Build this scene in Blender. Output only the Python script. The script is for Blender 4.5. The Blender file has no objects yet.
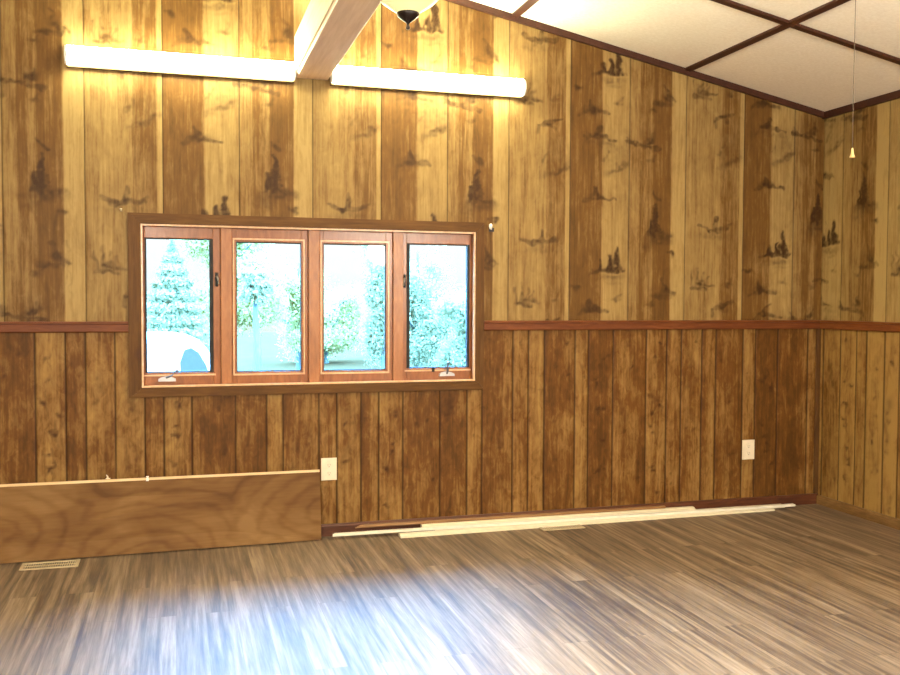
import bpy, bmesh, math, random
import numpy as np
from mathutils import Vector, Matrix

random.seed(7)
rng = np.random.default_rng(11)
scn = bpy.context.scene
COL = scn.collection
PI = math.pi

# ------------------------------------------------------------------ helpers
def link(name, me, parent=None, mats=()):
    o = bpy.data.objects.new(name, me)
    COL.objects.link(o)
    for m in mats:
        me.materials.append(m)
    if parent is not None:
        o.parent = parent
    return o

def obj(name, bm, mat, parent=None, smooth=False):
    me = bpy.data.meshes.new(name)
    bmesh.ops.recalc_face_normals(bm, faces=bm.faces[:])
    if smooth:
        for f in bm.faces:
            f.smooth = True
    bm.to_mesh(me)
    bm.free()
    return link(name, me, parent, [mat])

def tag(o, label, cat, group=None):
    o['label'] = label
    o['category'] = cat
    if group:
        o['group'] = group
    return o

def struct(o):
    o['kind'] = 'structure'
    return o

def empty(name, loc=(0, 0, 0)):
    o = bpy.data.objects.new(name, None)
    o.empty_display_size = .1
    COL.objects.link(o)
    o.location = loc
    return o

def thing(name, label, cat, loc=(0, 0, 0), group=None):
    return tag(empty(name, loc), label, cat, group)

def part(name, bm, mat, parent, smooth=False):
    """child built in world coordinates; shifted into the parent's frame"""
    p = parent
    off = Vector((0, 0, 0))
    while p is not None:
        off += p.location
        p = p.parent
    bmesh.ops.translate(bm, verts=bm.verts[:], vec=-off)
    return obj(name, bm, mat, parent, smooth)

def box(bm, x0, x1, y0, y1, z0, z1, bev=0.0, seg=2):
    r = bmesh.ops.create_cube(bm, size=1.0)
    vs = r['verts']
    bmesh.ops.scale(bm, verts=vs, vec=(abs(x1 - x0), abs(y1 - y0), abs(z1 - z0)))
    bmesh.ops.translate(bm, verts=vs, vec=((x0 + x1) / 2, (y0 + y1) / 2, (z0 + z1) / 2))
    if bev > 0:
        es = list({e for v in vs for e in v.link_edges})
        bmesh.ops.bevel(bm, geom=es, offset=bev, segments=seg, affect='EDGES', profile=.6)
    return bm

def nbox(*a, **k):
    return box(bmesh.new(), *a, **k)

def prism(bm, pts, lo, hi, axis):
    """closed 2-D outline extruded along axis: 'x' pts=(y,z), 'y' pts=(x,z), 'z' pts=(x,y)"""
    def P(a, b, t):
        return {'x': (t, a, b), 'y': (a, t, b), 'z': (a, b, t)}[axis]
    A = [bm.verts.new(P(a, b, lo)) for a, b in pts]
    B = [bm.verts.new(P(a, b, hi)) for a, b in pts]
    n = len(pts)
    bm.faces.new(A)
    bm.faces.new(B[::-1])
    for i in range(n):
        bm.faces.new((A[i], B[i], B[(i + 1) % n], A[(i + 1) % n]))
    return bm

def tube(bm, pts, r, seg=10, cap=True):
    pts = [Vector(p) for p in pts]
    rs = r if isinstance(r, (list, tuple)) else [r] * len(pts)
    rings = []
    for i, p in enumerate(pts):
        d = (pts[min(i + 1, len(pts) - 1)] - pts[max(i - 1, 0)]).normalized()
        a = d.orthogonal().normalized() if abs(d.z) < .95 else Vector((1, 0, 0)) - d * d.x
        a.normalize()
        b = d.cross(a)
        rings.append([bm.verts.new(p + rs[i] * (math.cos(2 * PI * k / seg) * a + math.sin(2 * PI * k / seg) * b)) for k in range(seg)])
    for A, B in zip(rings, rings[1:]):
        for k in range(seg):
            bm.faces.new((A[k], A[(k + 1) % seg], B[(k + 1) % seg], B[k]))
    if cap:
        bm.faces.new(rings[0][::-1])
        bm.faces.new(rings[-1])
    return bm

def lathe(bm, prof, c, seg=40):
    rings = []
    for r, z in prof:
        if r < 1e-5:
            rings.append([bm.verts.new((c[0], c[1], z))])
        else:
            rings.append([bm.verts.new((c[0] + r * math.cos(2 * PI * k / seg), c[1] + r * math.sin(2 * PI * k / seg), z)) for k in range(seg)])
    for A, B in zip(rings, rings[1:]):
        if len(A) == 1 and len(B) == 1:
            continue
        for k in range(seg):
            k2 = (k + 1) % seg
            if len(A) == 1:
                bm.faces.new((A[0], B[k2], B[k]))
            elif len(B) == 1:
                bm.faces.new((A[k], A[k2], B[0]))
            else:
                bm.faces.new((A[k], A[k2], B[k2], B[k]))
    return bm

# ------------------------------------------------------------------ materials
class NT:
    def __init__(s, name):
        s.m = bpy.data.materials.new(name)
        s.m.use_nodes = True
        s.t = s.m.node_tree
        s.t.nodes.clear()
        s.out = s.n('ShaderNodeOutputMaterial')
    def n(s, typ, **kw):
        nd = s.t.nodes.new(typ)
        for k, v in kw.items():
            setattr(nd, k, v)
        return nd
    def l(s, a, b):
        s.t.links.new(a, b)
    def bsdf(s, rough=.5, spec=.5, metal=0.0, col=None):
        b = s.n('ShaderNodeBsdfPrincipled')
        b.inputs['Roughness'].default_value = rough
        b.inputs['Specular IOR Level'].default_value = spec
        b.inputs['Metallic'].default_value = metal
        if col:
            b.inputs['Base Color'].default_value = (*col, 1)
        s.l(b.outputs[0], s.out.inputs[0])
        return b
    def coord(s, scale=(1, 1, 1), rot=(0, 0, 0), loc=(0, 0, 0), kind='Object'):
        tc = s.n('ShaderNodeTexCoord')
        mp = s.n('ShaderNodeMapping')
        mp.inputs['Scale'].default_value = scale
        mp.inputs['Rotation'].default_value = rot
        mp.inputs['Location'].default_value = loc
        s.l(tc.outputs[kind], mp.inputs[0])
        return mp.outputs[0]
    def noise(s, vec, scale=5, detail=4, rough=.55, dist=0):
        n = s.n('ShaderNodeTexNoise')
        n.inputs['Scale'].default_value = scale
        n.inputs['Detail'].default_value = detail
        n.inputs['Roughness'].default_value = rough
        n.inputs['Distortion'].default_value = dist
        if vec is not None:
            s.l(vec, n.inputs['Vector'])
        return n.outputs['Fac']
    def ramp(s, fac, stops):
        r = s.n('ShaderNodeValToRGB')
        e = r.color_ramp.elements
        while len(e) < len(stops):
            e.new(.5)
        for i, (p, c) in enumerate(stops):
            e[i].position = p
            e[i].color = (*c, 1) if len(c) == 3 else c
        s.l(fac, r.inputs[0])
        return r.outputs[0]
    def mix(s, fac, a, b, mode='MIX'):
        m = s.n('ShaderNodeMix', data_type='RGBA', blend_type=mode)
        for i, v in ((0, fac), (6, a), (7, b)):
            if hasattr(v, 'is_linked'):
                s.l(v, m.inputs[i])
            else:
                m.inputs[i].default_value = v if i == 0 else (*v, 1)
        return m.outputs[2]
    def math(s, op, a, b=0.0, clamp=False):
        m = s.n('ShaderNodeMath', operation=op, use_clamp=clamp)
        for i, v in ((0, a), (1, b)):
            if hasattr(v, 'is_linked'):
                s.l(v, m.inputs[i])
            else:
                m.inputs[i].default_value = v
        return m.outputs[0]
    def bump(s, b, h, strength=.2, dist=.01):
        bp = s.n('ShaderNodeBump')
        bp.inputs['Strength'].default_value = strength
        bp.inputs['Distance'].default_value = dist
        s.l(h, bp.inputs['Height'])
        s.l(bp.outputs[0], b.inputs['Normal'])

def plain(name, col, rough=.5, spec=.5, metal=0.0, var=.06, scale=30):
    t = NT(name)
    b = t.bsdf(rough, spec, metal)
    f = t.noise(t.coord(), scale, 3)
    t.l(t.ramp(f, [(.3, tuple(c * (1 - var) for c in col)), (.7, tuple(min(1, c * (1 + var)) for c in col))]), b.inputs['Base Color'])
    return t.m

def wood(name, dark, mid, light, stretch, scale=1.0, rough=.45, spec=.4, knots=0.0, kcol=(.05, .02, .01)):
    """fine grain running along the axis that carries the small stretch factor"""
    t = NT(name)
    b = t.bsdf(rough, spec)
    f1 = t.noise(t.coord(tuple(s * scale for s in stretch)), 6, 6, .6, .4)
    f2 = t.noise(t.coord(tuple(s * scale * .35 for s in stretch), loc=(3, 1, 2)), 5, 3, .5, .8)
    f = t.math('ADD', t.math('MULTIPLY', f1, .55), t.math('MULTIPLY', f2, .45))
    c = t.ramp(f, [(.33, dark), (.5, mid), (.66, light)])
    if knots > 0:
        v = t.n('ShaderNodeTexVoronoi')
        v.inputs['Scale'].default_value = knots
        v.inputs['Randomness'].default_value = 1.0
        t.l(t.coord(tuple(max(s, .35) if s < 1 else 1 for s in stretch)), v.inputs['Vector'])
        k = t.ramp(v.outputs['Distance'], [(.10, (1, 1, 1)), (.19, (0, 0, 0))])
        c = t.mix(k, c, kcol)
    t.l(c, b.inputs['Base Color'])
    t.bump(b, f1, .08, .004)
    return t.m

def panelling(name, lo, hi, markc, groovec, rough, spec, horiz, blotch=1.0):
    """printed wood panelling: the pattern attribute carries plank tone (R), print (G) and grooves (B)"""
    t = NT(name)
    b = t.bsdf(rough, spec)
    at = t.n('ShaderNodeAttribute', attribute_name='pattern')
    sep = t.n('ShaderNodeSeparateColor')
    t.l(at.outputs['Color'], sep.inputs[0])
    sc = (1, 1, .045) if horiz == 'x' else (1, 1, .045)
    g1 = t.noise(t.coord(sc), 70, 5, .6, .3)
    g2 = t.noise(t.coord((1, 1, .12), loc=(5, 2, 0)), 16, 4, .6, 1.2)
    g3 = t.noise(t.coord((1, 1, .6), loc=(1, 9, 4)), 7, 4, .6, .5)
    tone = t.math('ADD', sep.outputs[0], t.math('MULTIPLY', t.math('SUBTRACT', g1, .5), 0.75))
    tone = t.math('ADD', tone, t.math('MULTIPLY', t.math('SUBTRACT', g2, .5), .4 + .6 * blotch))
    g4 = t.noise(t.coord((1, 1, .45), loc=(4, 4, 1)), 26, 4, .65, 1.0)
    tone = t.math('ADD', tone, t.math('MULTIPLY', t.math('SUBTRACT', g4, .5), 0.9 * blotch))
    tone = t.math('ADD', tone, t.math('MULTIPLY', t.math('SUBTRACT', g3, .5), 0.9 * blotch), True)
    mid = tuple((a + c) / 2 for a, c in zip(lo, hi))
    c = t.ramp(tone, [(.0, tuple(x * .62 for x in lo)), (.3, lo), (.6, mid), (.95, hi)])
    brk = t.math('ADD', .62, t.math('MULTIPLY', t.noise(t.coord((1, 1, .5)), 60, 4, .7), .75))
    mk = t.math('MULTIPLY', sep.outputs[1], brk, True)
    c = t.mix(mk, c, markc)
    c = t.mix(sep.outputs[2], c, groovec)
    t.l(c, b.inputs['Base Color'])
    t.bump(b, g1, .05, .003)
    return t.m

M = {}
M['upper'] = panelling('upper_panelling', (.118, .057, .013), (.315, .215, .080), (.034, .014, .004), (.02, .008, .003), .5, .14, 'x', .45)
M['lower'] = panelling('lower_panelling', (.112, .046, .009), (.27, .16, .048), (.036, .011, .003), (.022, .007, .002), .5, .14, 'x')
M['casing'] = wood('window_casing_pine', (0.0600, 0.0246, 0.0049), (0.0900, 0.0384, 0.0081), (0.1200, 0.0552, 0.0125), (14, 14, 1.2), 1.0, .5, .15, 3.1, (.06, .022, .008))
M['casing_h'] = wood('window_casing_pine_level', (0.0600, 0.0246, 0.0049), (0.0900, 0.0384, 0.0081), (0.1200, 0.0552, 0.0125), (1.2, 14, 14), 1.0, .5, .15, 3.1, (.06, .022, .008))
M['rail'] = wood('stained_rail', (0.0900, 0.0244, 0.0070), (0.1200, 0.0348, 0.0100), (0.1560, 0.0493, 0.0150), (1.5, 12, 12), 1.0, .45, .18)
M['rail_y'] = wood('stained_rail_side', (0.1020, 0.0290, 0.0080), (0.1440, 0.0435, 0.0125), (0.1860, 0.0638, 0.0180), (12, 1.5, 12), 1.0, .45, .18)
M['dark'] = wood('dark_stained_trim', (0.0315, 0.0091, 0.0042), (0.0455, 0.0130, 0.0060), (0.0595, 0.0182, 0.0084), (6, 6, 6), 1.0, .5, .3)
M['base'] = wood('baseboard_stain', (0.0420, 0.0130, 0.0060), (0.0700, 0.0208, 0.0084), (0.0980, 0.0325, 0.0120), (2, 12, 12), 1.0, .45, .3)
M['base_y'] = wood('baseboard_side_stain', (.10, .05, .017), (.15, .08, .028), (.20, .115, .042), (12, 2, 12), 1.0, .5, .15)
M['jamb'] = wood('window_jamb_wood', (0.2160, 0.0770, 0.0248), (0.3024, 0.1155, 0.0372), (0.3744, 0.1540, 0.0558), (9, 9, 2), 1.0, .35, .45)
M['sash'] = wood('window_sash_wood', (0.1872, 0.0595, 0.0186), (0.2592, 0.0875, 0.0279), (0.3240, 0.1190, 0.0403), (9, 9, 2), 1.0, .3, .5)
M['stop'] = wood('highlight_bead', (.55, .32, .17), (.68, .42, .24), (.78, .52, .33), (9, 9, 9), 1.0, .3, .5)  # pale tone stands in for the highlight along the edge
M['beam_side'] = wood('ridge_beam_wood', (.68, .50, .37), (.77, .59, .45), (.84, .67, .53), (10, .7, 10), 1.0, .5, .2)
M['beam_lit'] = wood('lit_beam_face', (.72, .60, .40), (.80, .70, .50), (.86, .78, .58), (10, .7, 10), 1.0, .5, .3)  # lamp light on the beam's left side, put into a paler colour
M['corner'] = wood('corner_strip_stain', (.05, .022, .007), (.075, .034, .011), (.10, .048, .016), (12, 12, 1.5), 1.0, .5, .12)
M['stick'] = wood('tan_stick_wood', (0.1680, 0.0816, 0.0300), (0.2380, 0.1224, 0.0480), (0.2940, 0.1632, 0.0660), (1, 12, 12), 1.0, .5, .3)
M['gasket'] = plain('black_gasket', (.012, .011, .011), .6, .3)
M['metal'] = plain('grey_metal', (.45, .45, .47), .35, .5, .8)
M['gun'] = plain('gunmetal', (.14, .14, .15), .35, .5, .6)
M['nickel'] = plain('satin_nickel', (.62, .60, .57), .3, .5, .9)
M['bronze'] = plain('dark_bronze', (.012, .006, .005), .4, .5, .3)
M['ivory'] = plain('ivory_plastic', (0.7040, 0.6248, 0.4760), .35, .5)
M['slot'] = plain('dark_slot', (.03, .025, .02), .6)
M['register'] = plain('tan_register_metal', (.42, .33, .21), .45, .5, .1)
M['white_strip'] = plain('white_primed_moulding', (0.7304, 0.6952, 0.5950), .4, .5)
M['cream_strip'] = plain('cream_moulding', (0.6864, 0.6160, 0.4590), .42, .5)
M['brass'] = plain('pale_brass', (.72, .55, .26), .35, .5, .8)
M['shadow_line'] = plain('housing_shadow_line', (.10, .07, .035), .6, .1)  # dark tone stands in for the shadow line under the strip lights
M['cord'] = plain('brown_cord', (.07, .05, .032), .9)
M['whitep'] = plain('white_plastic', (.85, .82, .78), .4)

def emit_mat(name, col, strength, base=(.9, .9, .85), edge=None):
    t = NT(name)
    b = t.bsdf(.4, .4, 0, base)
    f = t.noise(t.coord(), 4, 2)
    c = t.ramp(f, [(.3, tuple(x * .97 for x in col)), (.7, col)])
    t.l(c, b.inputs['Emission Color'])
    b.inputs['Emission Strength'].default_value = strength
    return t.m
M['tube'] = emit_mat('lit_diffuser', (1.0, .97, .62), 88)
M['bowl'] = emit_mat('lit_glass_bowl', (1.0, .93, .42), .85, (.3, .27, .15))

# ceiling
t = NT('ceiling_panel')
b = t.bsdf(.85, .2)
f = t.noise(t.coord(), 55, 5, .65)
f2 = t.noise(t.coord(), 3.5, 3)
c = t.ramp(f, [(.3, (.78, .71, .60)), (.7, (.90, .84, .74))])
c = t.mix(t.math('MULTIPLY', f2, .3), c, (.80, .70, .56))
t.l(c, b.inputs['Base Color'])
t.bump(b, f, .25, .004)
M['ceiling'] = t.m

# floor : laminate boards running front to back
t = NT('laminate_floor')
b = t.bsdf(.34, .85)
br = t.n('ShaderNodeTexBrick')
br.offset = .37
br.inputs['Color1'].default_value = (.2, .2, .2, 1)
br.inputs['Color2'].default_value = (.8, .8, .8, 1)
br.inputs['Mortar'].default_value = (.5, .5, .5, 1)
br.inputs['Scale'].default_value = 1
br.inputs['Mortar Size'].default_value = .0008
br.inputs['Brick Width'].default_value = 1.22
br.inputs['Row Height'].default_value = .125
t.l(t.coord(rot=(0, 0, PI / 2)), br.inputs['Vector'])
bw = t.math('MULTIPLY', br.outputs['Color'], 1.0)
# per-board shift of the grain
cx = t.n('ShaderNodeVectorMath', operation='SCALE')
cx.inputs[0].default_value = (.12, .35, 0)
t.l(bw, cx.inputs['Scale'])
ad = t.n('ShaderNodeVectorMath', operation='ADD')
t.l(t.coord((1, .040, 1)), ad.inputs[0])
t.l(cx.outputs[0], ad.inputs[1])
g1 = t.noise(ad.outputs[0], 19, 6, .70, .3)
g2 = t.noise(t.coord((1, .035, 1)), 48, 5, .65, .2)
g3 = t.noise(t.coord((1, .22, 1)), 3.0, 3, .5)
f = t.math('ADD', t.math('MULTIPLY', g1, .62), t.math('MULTIPLY', g2, .34))
f = t.math('ADD', f, t.math('MULTIPLY', t.math('SUBTRACT', bw, .5), .06))
f = t.math('ADD', f, t.math('MULTIPLY', t.math('SUBTRACT', g3, .5), .12))
c = t.ramp(f, [(.35, (.034, .016, .007)), (.43, (.080, .046, .022)), (.50, (.148, .096, .052)), (.60, (.26, .183, .112))])
gap = t.ramp(br.outputs['Fac'], [(.3, (0, 0, 0)), (.8, (1, 1, 1))])
c = t.mix(t.math('MULTIPLY', gap, .6), c, (.03, .018, .012))
t.l(c, b.inputs['Base Color'])
rr = t.math('ADD', .56, t.math('MULTIPLY', g1, .04))
t.l(rr, b.inputs['Roughness'])
M['floor'] = t.m

# plywood with cathedral figure
t = NT('plywood_face')
b = t.bsdf(.55, .12)
wob = t.n('ShaderNodeTexNoise')
wob.inputs['Scale'].default_value = 3.2
wob.inputs['Detail'].default_value = 3
t.l(t.coord((.8, 1, 1.6)), wob.inputs['Vector'])
wv = t.n('ShaderNodeVectorMath', operation='MULTIPLY_ADD')
t.l(wob.outputs['Color'], wv.inputs[0])
wv.inputs[1].default_value = (.30, 0, .26)
t.l(t.coord((1, 0, 1.75), loc=(-.15, 0, -.13)), wv.inputs[2])
dm = None
for cx_, cz_ in ((.22, -.05), (1.22, .28), (-.62, .30), (2.3, 0), (-1.6, .1)):
    dn = t.n('ShaderNodeVectorMath', operation='DISTANCE')
    t.l(wv.outputs[0], dn.inputs[0])
    dn.inputs[1].default_value = (cx_, 0, cz_)
    if dm is None:
        dm = dn.outputs['Value']
    else:
        sm = t.n('ShaderNodeMath', operation='SMOOTH_MIN')
        t.l(dm, sm.inputs[0])
        t.l(dn.outputs['Value'], sm.inputs[1])
        sm.inputs[2].default_value = .08
        dm = sm.outputs[0]
ring = t.math('ADD', .5, t.math('MULTIPLY', t.math('SINE', t.math('MULTIPLY', dm, 52)), .5))
ring = t.math('POWER', ring, 3.0)
n1 = t.noise(t.coord((1, 1, 14)), 5, 5, .6)
n2 = t.noise(t.coord((1.2, 1, 2.6)), 1.8, 3, .5, .8)
f = t.math('ADD', t.math('MULTIPLY', ring, -.10), t.math('MULTIPLY', n1, .22))
f = t.math('ADD', f, t.math('MULTIPLY', n2, .85))
c = t.ramp(f, [(.3, (.085, .036, .009)), (.5, (.135, .066, .019)), (.7, (.185, .102, .035))])
t.l(c, b.inputs['Base Color'])
M['ply'] = t.m
M['ply_edge'] = wood('plywood_edge', (0.5100, 0.3486, 0.1760), (0.6120, 0.4399, 0.2480), (0.6800, 0.5146, 0.3200), (2, 2, 30), 1.0, .6, .2)

# glass pane
t = NT('window_glass')
tr = t.n('ShaderNodeBsdfTransparent')
tr.inputs[0].default_value = (.95, .985, .98, 1)
gl = t.n('ShaderNodeBsdfGlossy')
gl.inputs['Roughness'].default_value = .03
fr = t.n('ShaderNodeFresnel')
fr.inputs['IOR'].default_value = 1.3
mx = t.n('ShaderNodeMixShader')
t.l(fr.outputs[0], mx.inputs[0])
t.l(tr.outputs[0], mx.inputs[1])
t.l(gl.outputs[0], mx.inputs[2])
t.l(mx.outputs[0], t.out.inputs[0])
M['glass'] = t.m

# ------------------------------------------------------------------ room numbers (metres)
EAVE, SL, RIDGE = 2.678, .203, -3.483
XL, YR = 2 * RIDGE, -8.0
ZR = 1.2374                         # middle of the chair rail
def ztop(x):
    return EAVE + SL * (-x if x > RIDGE else x - XL)

# ------------------------------------------------------------------ printed panelling meshes
def seg_dist(U, V, a, b):
    ax, ay = a
    bx, by = b
    dx, dy = bx - ax, by - ay
    L = dx * dx + dy * dy + 1e-12
    tt = np.clip(((U - ax) * dx + (V - ay) * dy) / L, 0, 1)
    return np.hypot(U - ax - tt * dx, V - ay - tt * dy), tt

def smooth_noise(us, Z, cell, seed):
    r = np.random.default_rng(seed)
    zs = Z[:, 0]
    nu, nz = int((us[-1] - us[0]) / cell) + 3, int((Z.max() - zs[0]) / cell) + 3
    g = r.normal(0, .6, (nz, nu))
    a = (us - us[0]) / cell
    i = a.astype(int)
    fu = a - i
    fu = (fu * fu * (3 - 2 * fu))[None, :]
    b = (Z - zs[0]) / cell
    j = np.clip(b.astype(int), 0, nz - 2)
    fz = b - j
    fz = fz * fz * (3 - 2 * fz)
    i = np.broadcast_to(i[None, :], j.shape)
    return (g[j, i] * (1 - fu) + g[j, i + 1] * fu) * (1 - fz) + (g[j + 1, i] * (1 - fu) + g[j + 1, i + 1] * fu) * fz

class Print:
    """prints small soft marks into an array laid over the panel; u along the wall, z up"""
    def __init__(s, us, Z):
        s.us, s.Z = us, Z
        s.tone = np.full(Z.shape, .5)
        s.mark = np.zeros(Z.shape)
        s.groove = np.zeros(Z.shape)
    def cols(s, a, b):
        return slice(*np.searchsorted(s.us, [a, b]))
    def soft(s, d, r, k):
        return np.clip(1 - (d - r) / k, 0, 1)
    def put(s, u, reach, fn, a):
        sl = s.cols(u - reach, u + reach)
        if sl.stop <= sl.start:
            return
        if not hasattr(s, 'wu'):
            s.wu, s.wz = smooth_noise(s.us, s.Z, .035, 1), smooth_noise(s.us, s.Z, .03, 2)
            s.wm = smooth_noise(s.us, s.Z, .018, 3)
        U = s.us[None, sl] + .013 * s.wu[:, sl]
        Z = s.Z[:, sl] + .012 * s.wz[:, sl]
        a = np.clip(a * (1.0 + .55 * s.wm[:, sl]), 0, 1)
        s.mark[:, sl] = 1 - (1 - s.mark[:, sl]) * (1 - .8 * a * fn(U, Z))
    def line(s, p, q, r0, r1, a=.6, k=.011):
        def fn(U, Z):
            d, tt = seg_dist(U, Z, p, q)
            return s.soft(d, r0 + (r1 - r0) * tt, k)
        s.put((p[0] + q[0]) / 2, abs(p[0] - q[0]) / 2 + max(r0, r1) + k + .01, fn, a)
    def blob(s, u, z, ru, rz, a=.5, tilt=0.0, k=.5):
        c, sn = math.cos(tilt), math.sin(tilt)
        def fn(U, Z):
            x, y = U - u, Z - z
            d = np.hypot((x * c + y * sn) / ru, (-x * sn + y * c) / rz)
            return np.clip((1 + k - d) / (2 * k), 0, 1)
        s.put(u, max(ru, rz) * (1 + k) + .01, fn, a)
    # motifs
    def pine(s, u, z, h, a=.8):
        s.line((u, z), (u, z + h), .004, .002, a)
        n = 7
        for i in range(n):
            q = i / n
            w = .034 * (1 - q) * h / .16 + .004
            zz = z + h * (.06 + .86 * q)
            s.line((u - w, zz - .008), (u + w * .2, zz + .016), .003, .006, a * .9)
            s.line((u + w, zz - .010), (u - w * .2, zz + .014), .003, .006, a * .9)
    def laketree(s, u, z):
        s.pine(u + .035, z - .06, .15, .85)
        s.pine(u - .012, z - .06, .085, .6)
        s.pine(u - .07, z - .06, .055, .45)
        s.line((u - .15, z - .075), (u - .06, z - .055), .004, .009, .5)
        s.line((u - .10, z - .062), (u + .085, z - .058), .009, .007, .75)
        s.blob(u, z - .105, .085, .018, .45, .05)
        s.blob(u + .02, z - .14, .05, .010, .25, .05)
    def canoe(s, u, z):
        s.line((u - .10, z + .02), (u - .02, z - .012), .006, .014, .65)
        s.line((u - .02, z - .012), (u + .12, z + .004), .014, .008, .6)
        s.line((u + .02, z), (u + .032, z + .075), .015, .005, .75)
        s.line((u + .10, z + .00), (u + .135, z + .03), .010, .004, .5)
        s.blob(u + .02, z - .05, .11, .022, .28)
    def goose(s, u, z):
        s.line((u - .06, z - .05), (u - .055, z + .0), .008, .005, .55)
        s.line((u - .055, z + .0), (u + .01, z + .025), .006, .010, .65)
        s.line((u + .01, z + .02), (u + .085, z + .042), .010, .004, .7)
        s.line((u - .01, z + .01), (u + .045, z - .015), .009, .004, .5)
    def duck(s, u, z):
        s.blob(u, z, .062, .017, .75, -.15)
        s.line((u - .01, z + .012), (u + .025, z + .062), .016, .004, .7)
        s.line((u + .05, z - .005), (u + .125, z - .026), .007, .004, .6)
        s.line((u - .05, z + .004), (u - .085, z - .03), .006, .003, .5)
        s.blob(u + .01, z - .04, .09, .014, .3, -.1)
    def flyer(s, u, z):
        s.blob(u, z, .055, .025, .7, -.1)
        s.line((u, z), (u - .02, z + .055), .018, .004, .75)
        s.line((u + .03, z - .004), (u + .12, z - .018), .010, .005, .65)
        s.line((u - .04, z - .01), (u - .09, z - .03), .010, .006, .5)
    def log(s, u, z):
        s.line((u - .13, z + .012), (u + .10, z - .022), .008, .010, .75)
        s.blob(u + .03, z + .03, .04, .02, .7, .3)
        s.line((u + .04, z + .03), (u + .05, z + .075), .010, .004, .6)
        s.line((u - .11, z + .02), (u - .125, z + .05), .004, .002, .5)
        s.blob(u + .02, z + .06, .06, .05, .22)
    def scene(s, u, z):
        s.pine(u, z - .09, .20, .85)
        s.pine(u - .035, z - .09, .10, .6)
        s.line((u - .02, z + .19), (u + .035, z + .145), .003, .008, .75)
        s.blob(u + .02, z - .11, .10, .03, .6)
        s.blob(u - .05, z - .16, .05, .03, .35)
        s.blob(u + .09, z - .09, .04, .02, .5)
    def bird(s, u, z):
        s.blob(u, z, .028, .04, .6, .6)
        s.line((u, z), (u + .06, z - .035), .012, .004, .6)
        s.line((u, z + .02), (u - .03, z + .08), .008, .003, .5)
        s.line((u - .10, z - .045), (u + .03, z - .05), .006, .009, .5)
        s.blob(u - .06, z - .04, .035, .018, .5)
    def knot(s, u, z):
        s.blob(u, z, .020, .017, .75)
        s.line((u, z + .005), (u - .04, z + .012), .006, .003, .55)
    def grass(s, u, z):
        for dx, h, ln in ((-.02, .10, -.02), (0, .07, .01), (.02, .045, .02)):
            s.line((u + dx, z), (u + dx + ln, z + h), .004, .002, .45)
        s.line((u - .03, z - .005), (u + .08, z - .018), .007, .005, .6)
        s.blob(u + .03, z - .005, .035, .012, .4)
    def branch(s, u, z):
        s.blob(u + .05, z + .03, .045, .020, .6, .5)
        s.blob(u + .00, z + .0, .035, .014, .45, .2)
        s.blob(u - .05, z - .02, .05, .02, .3, .3)
        s.blob(u, z + .10, .10, .10, .25)
        s.line((u - .08, z + .06), (u - .05, z + .12), .005, .003, .35)
    def tuft(s, u, z):
        s.blob(u, z, .03, .012, .5)
        s.line((u, z), (u + .03, z + .04), .004, .002, .35)

# three printed planks, each 0.4064 wide; (fraction of plank, height, motif); repeats every 1.245 m
PLANK = {
 0: [(.63, 2.48, 'goose'), (.75, 2.19, 'branch'), (.46, 1.76, 'canoe'), (.31, 1.40, 'grass'), (.74, 1.39, 'tuft'), (.20, 2.62, 'grass')],
 1: [(.71, 1.645, 'laketree'), (.12, 1.475, 'knot'), (.36, 1.345, 'flyer'), (.46, 2.43, 'duck'), (.46, 2.05, 'flyer'), (.80, 1.40, 'tuft'), (.76, 2.22, 'branch')],
 2: [(.27, 2.39, 'log'), (.47, 1.90, 'scene'), (.76, 1.70, 'knot'), (.66, 1.465, 'bird'), (.39, 1.37, 'tuft'), (.40, 2.30, 'tuft')],
}
TONES = {0: [(0, .60), (.60, .60), (.62, .40), (.92, .38), (.93, .80), (1, .80)],
         1: [(0, .22), (.52, .30), (.55, .74), (.97, .70), (1, .6)],
         2: [(0, .52), (.17, .50), (.19, .30), (.40, .46), (.43, .22), (.73, .28), (.75, .86), (1, .80)]}

def print_upper(P, bounds, zlo, zhi, flip=False):
    """bounds: list of (u0, u1, kind, dz)"""
    for u0, u1, kind, dz in bounds:
        sl = P.cols(u0, u1)
        fr = (P.us[sl] - u0) / (u1 - u0)
        xs, ys = zip(*TONES[kind])
        P.tone[:, sl] = np.interp(fr, xs, ys)[None, :]
        w = u1 - u0
        for r in (-1, 0, 1, 2):
            for q, z, m in PLANK[kind]:
                zz = z + dz + r * 1.245
                if zlo - .2 < zz < zhi + .2:
                    getattr(P, m)(u0 + q * w, zz)
        # faint sub-streaks and cathedral arcs
        for k in range(3):
            cu = u0 + w * rng.uniform(.15, .85)
            zc = rng.uniform(zlo, zhi)
            hh = rng.uniform(.2, .45)
            ww = rng.uniform(.02, .05)
            P.line((cu - ww, zc), (cu, zc + hh), .002, .002, .16, .006)
            P.line((cu + ww, zc), (cu, zc + hh), .002, .002, .16, .006)
        # groove between planks
        P.groove[:, :] = np.maximum(P.groove, .85 * np.clip(1 - np.abs(P.us - u1) / .0045, 0, 1)[None, :])
        P.groove[:, :] = np.maximum(P.groove, .85 * np.clip(1 - np.abs(P.us - u0) / .0045, 0, 1)[None, :])

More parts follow.
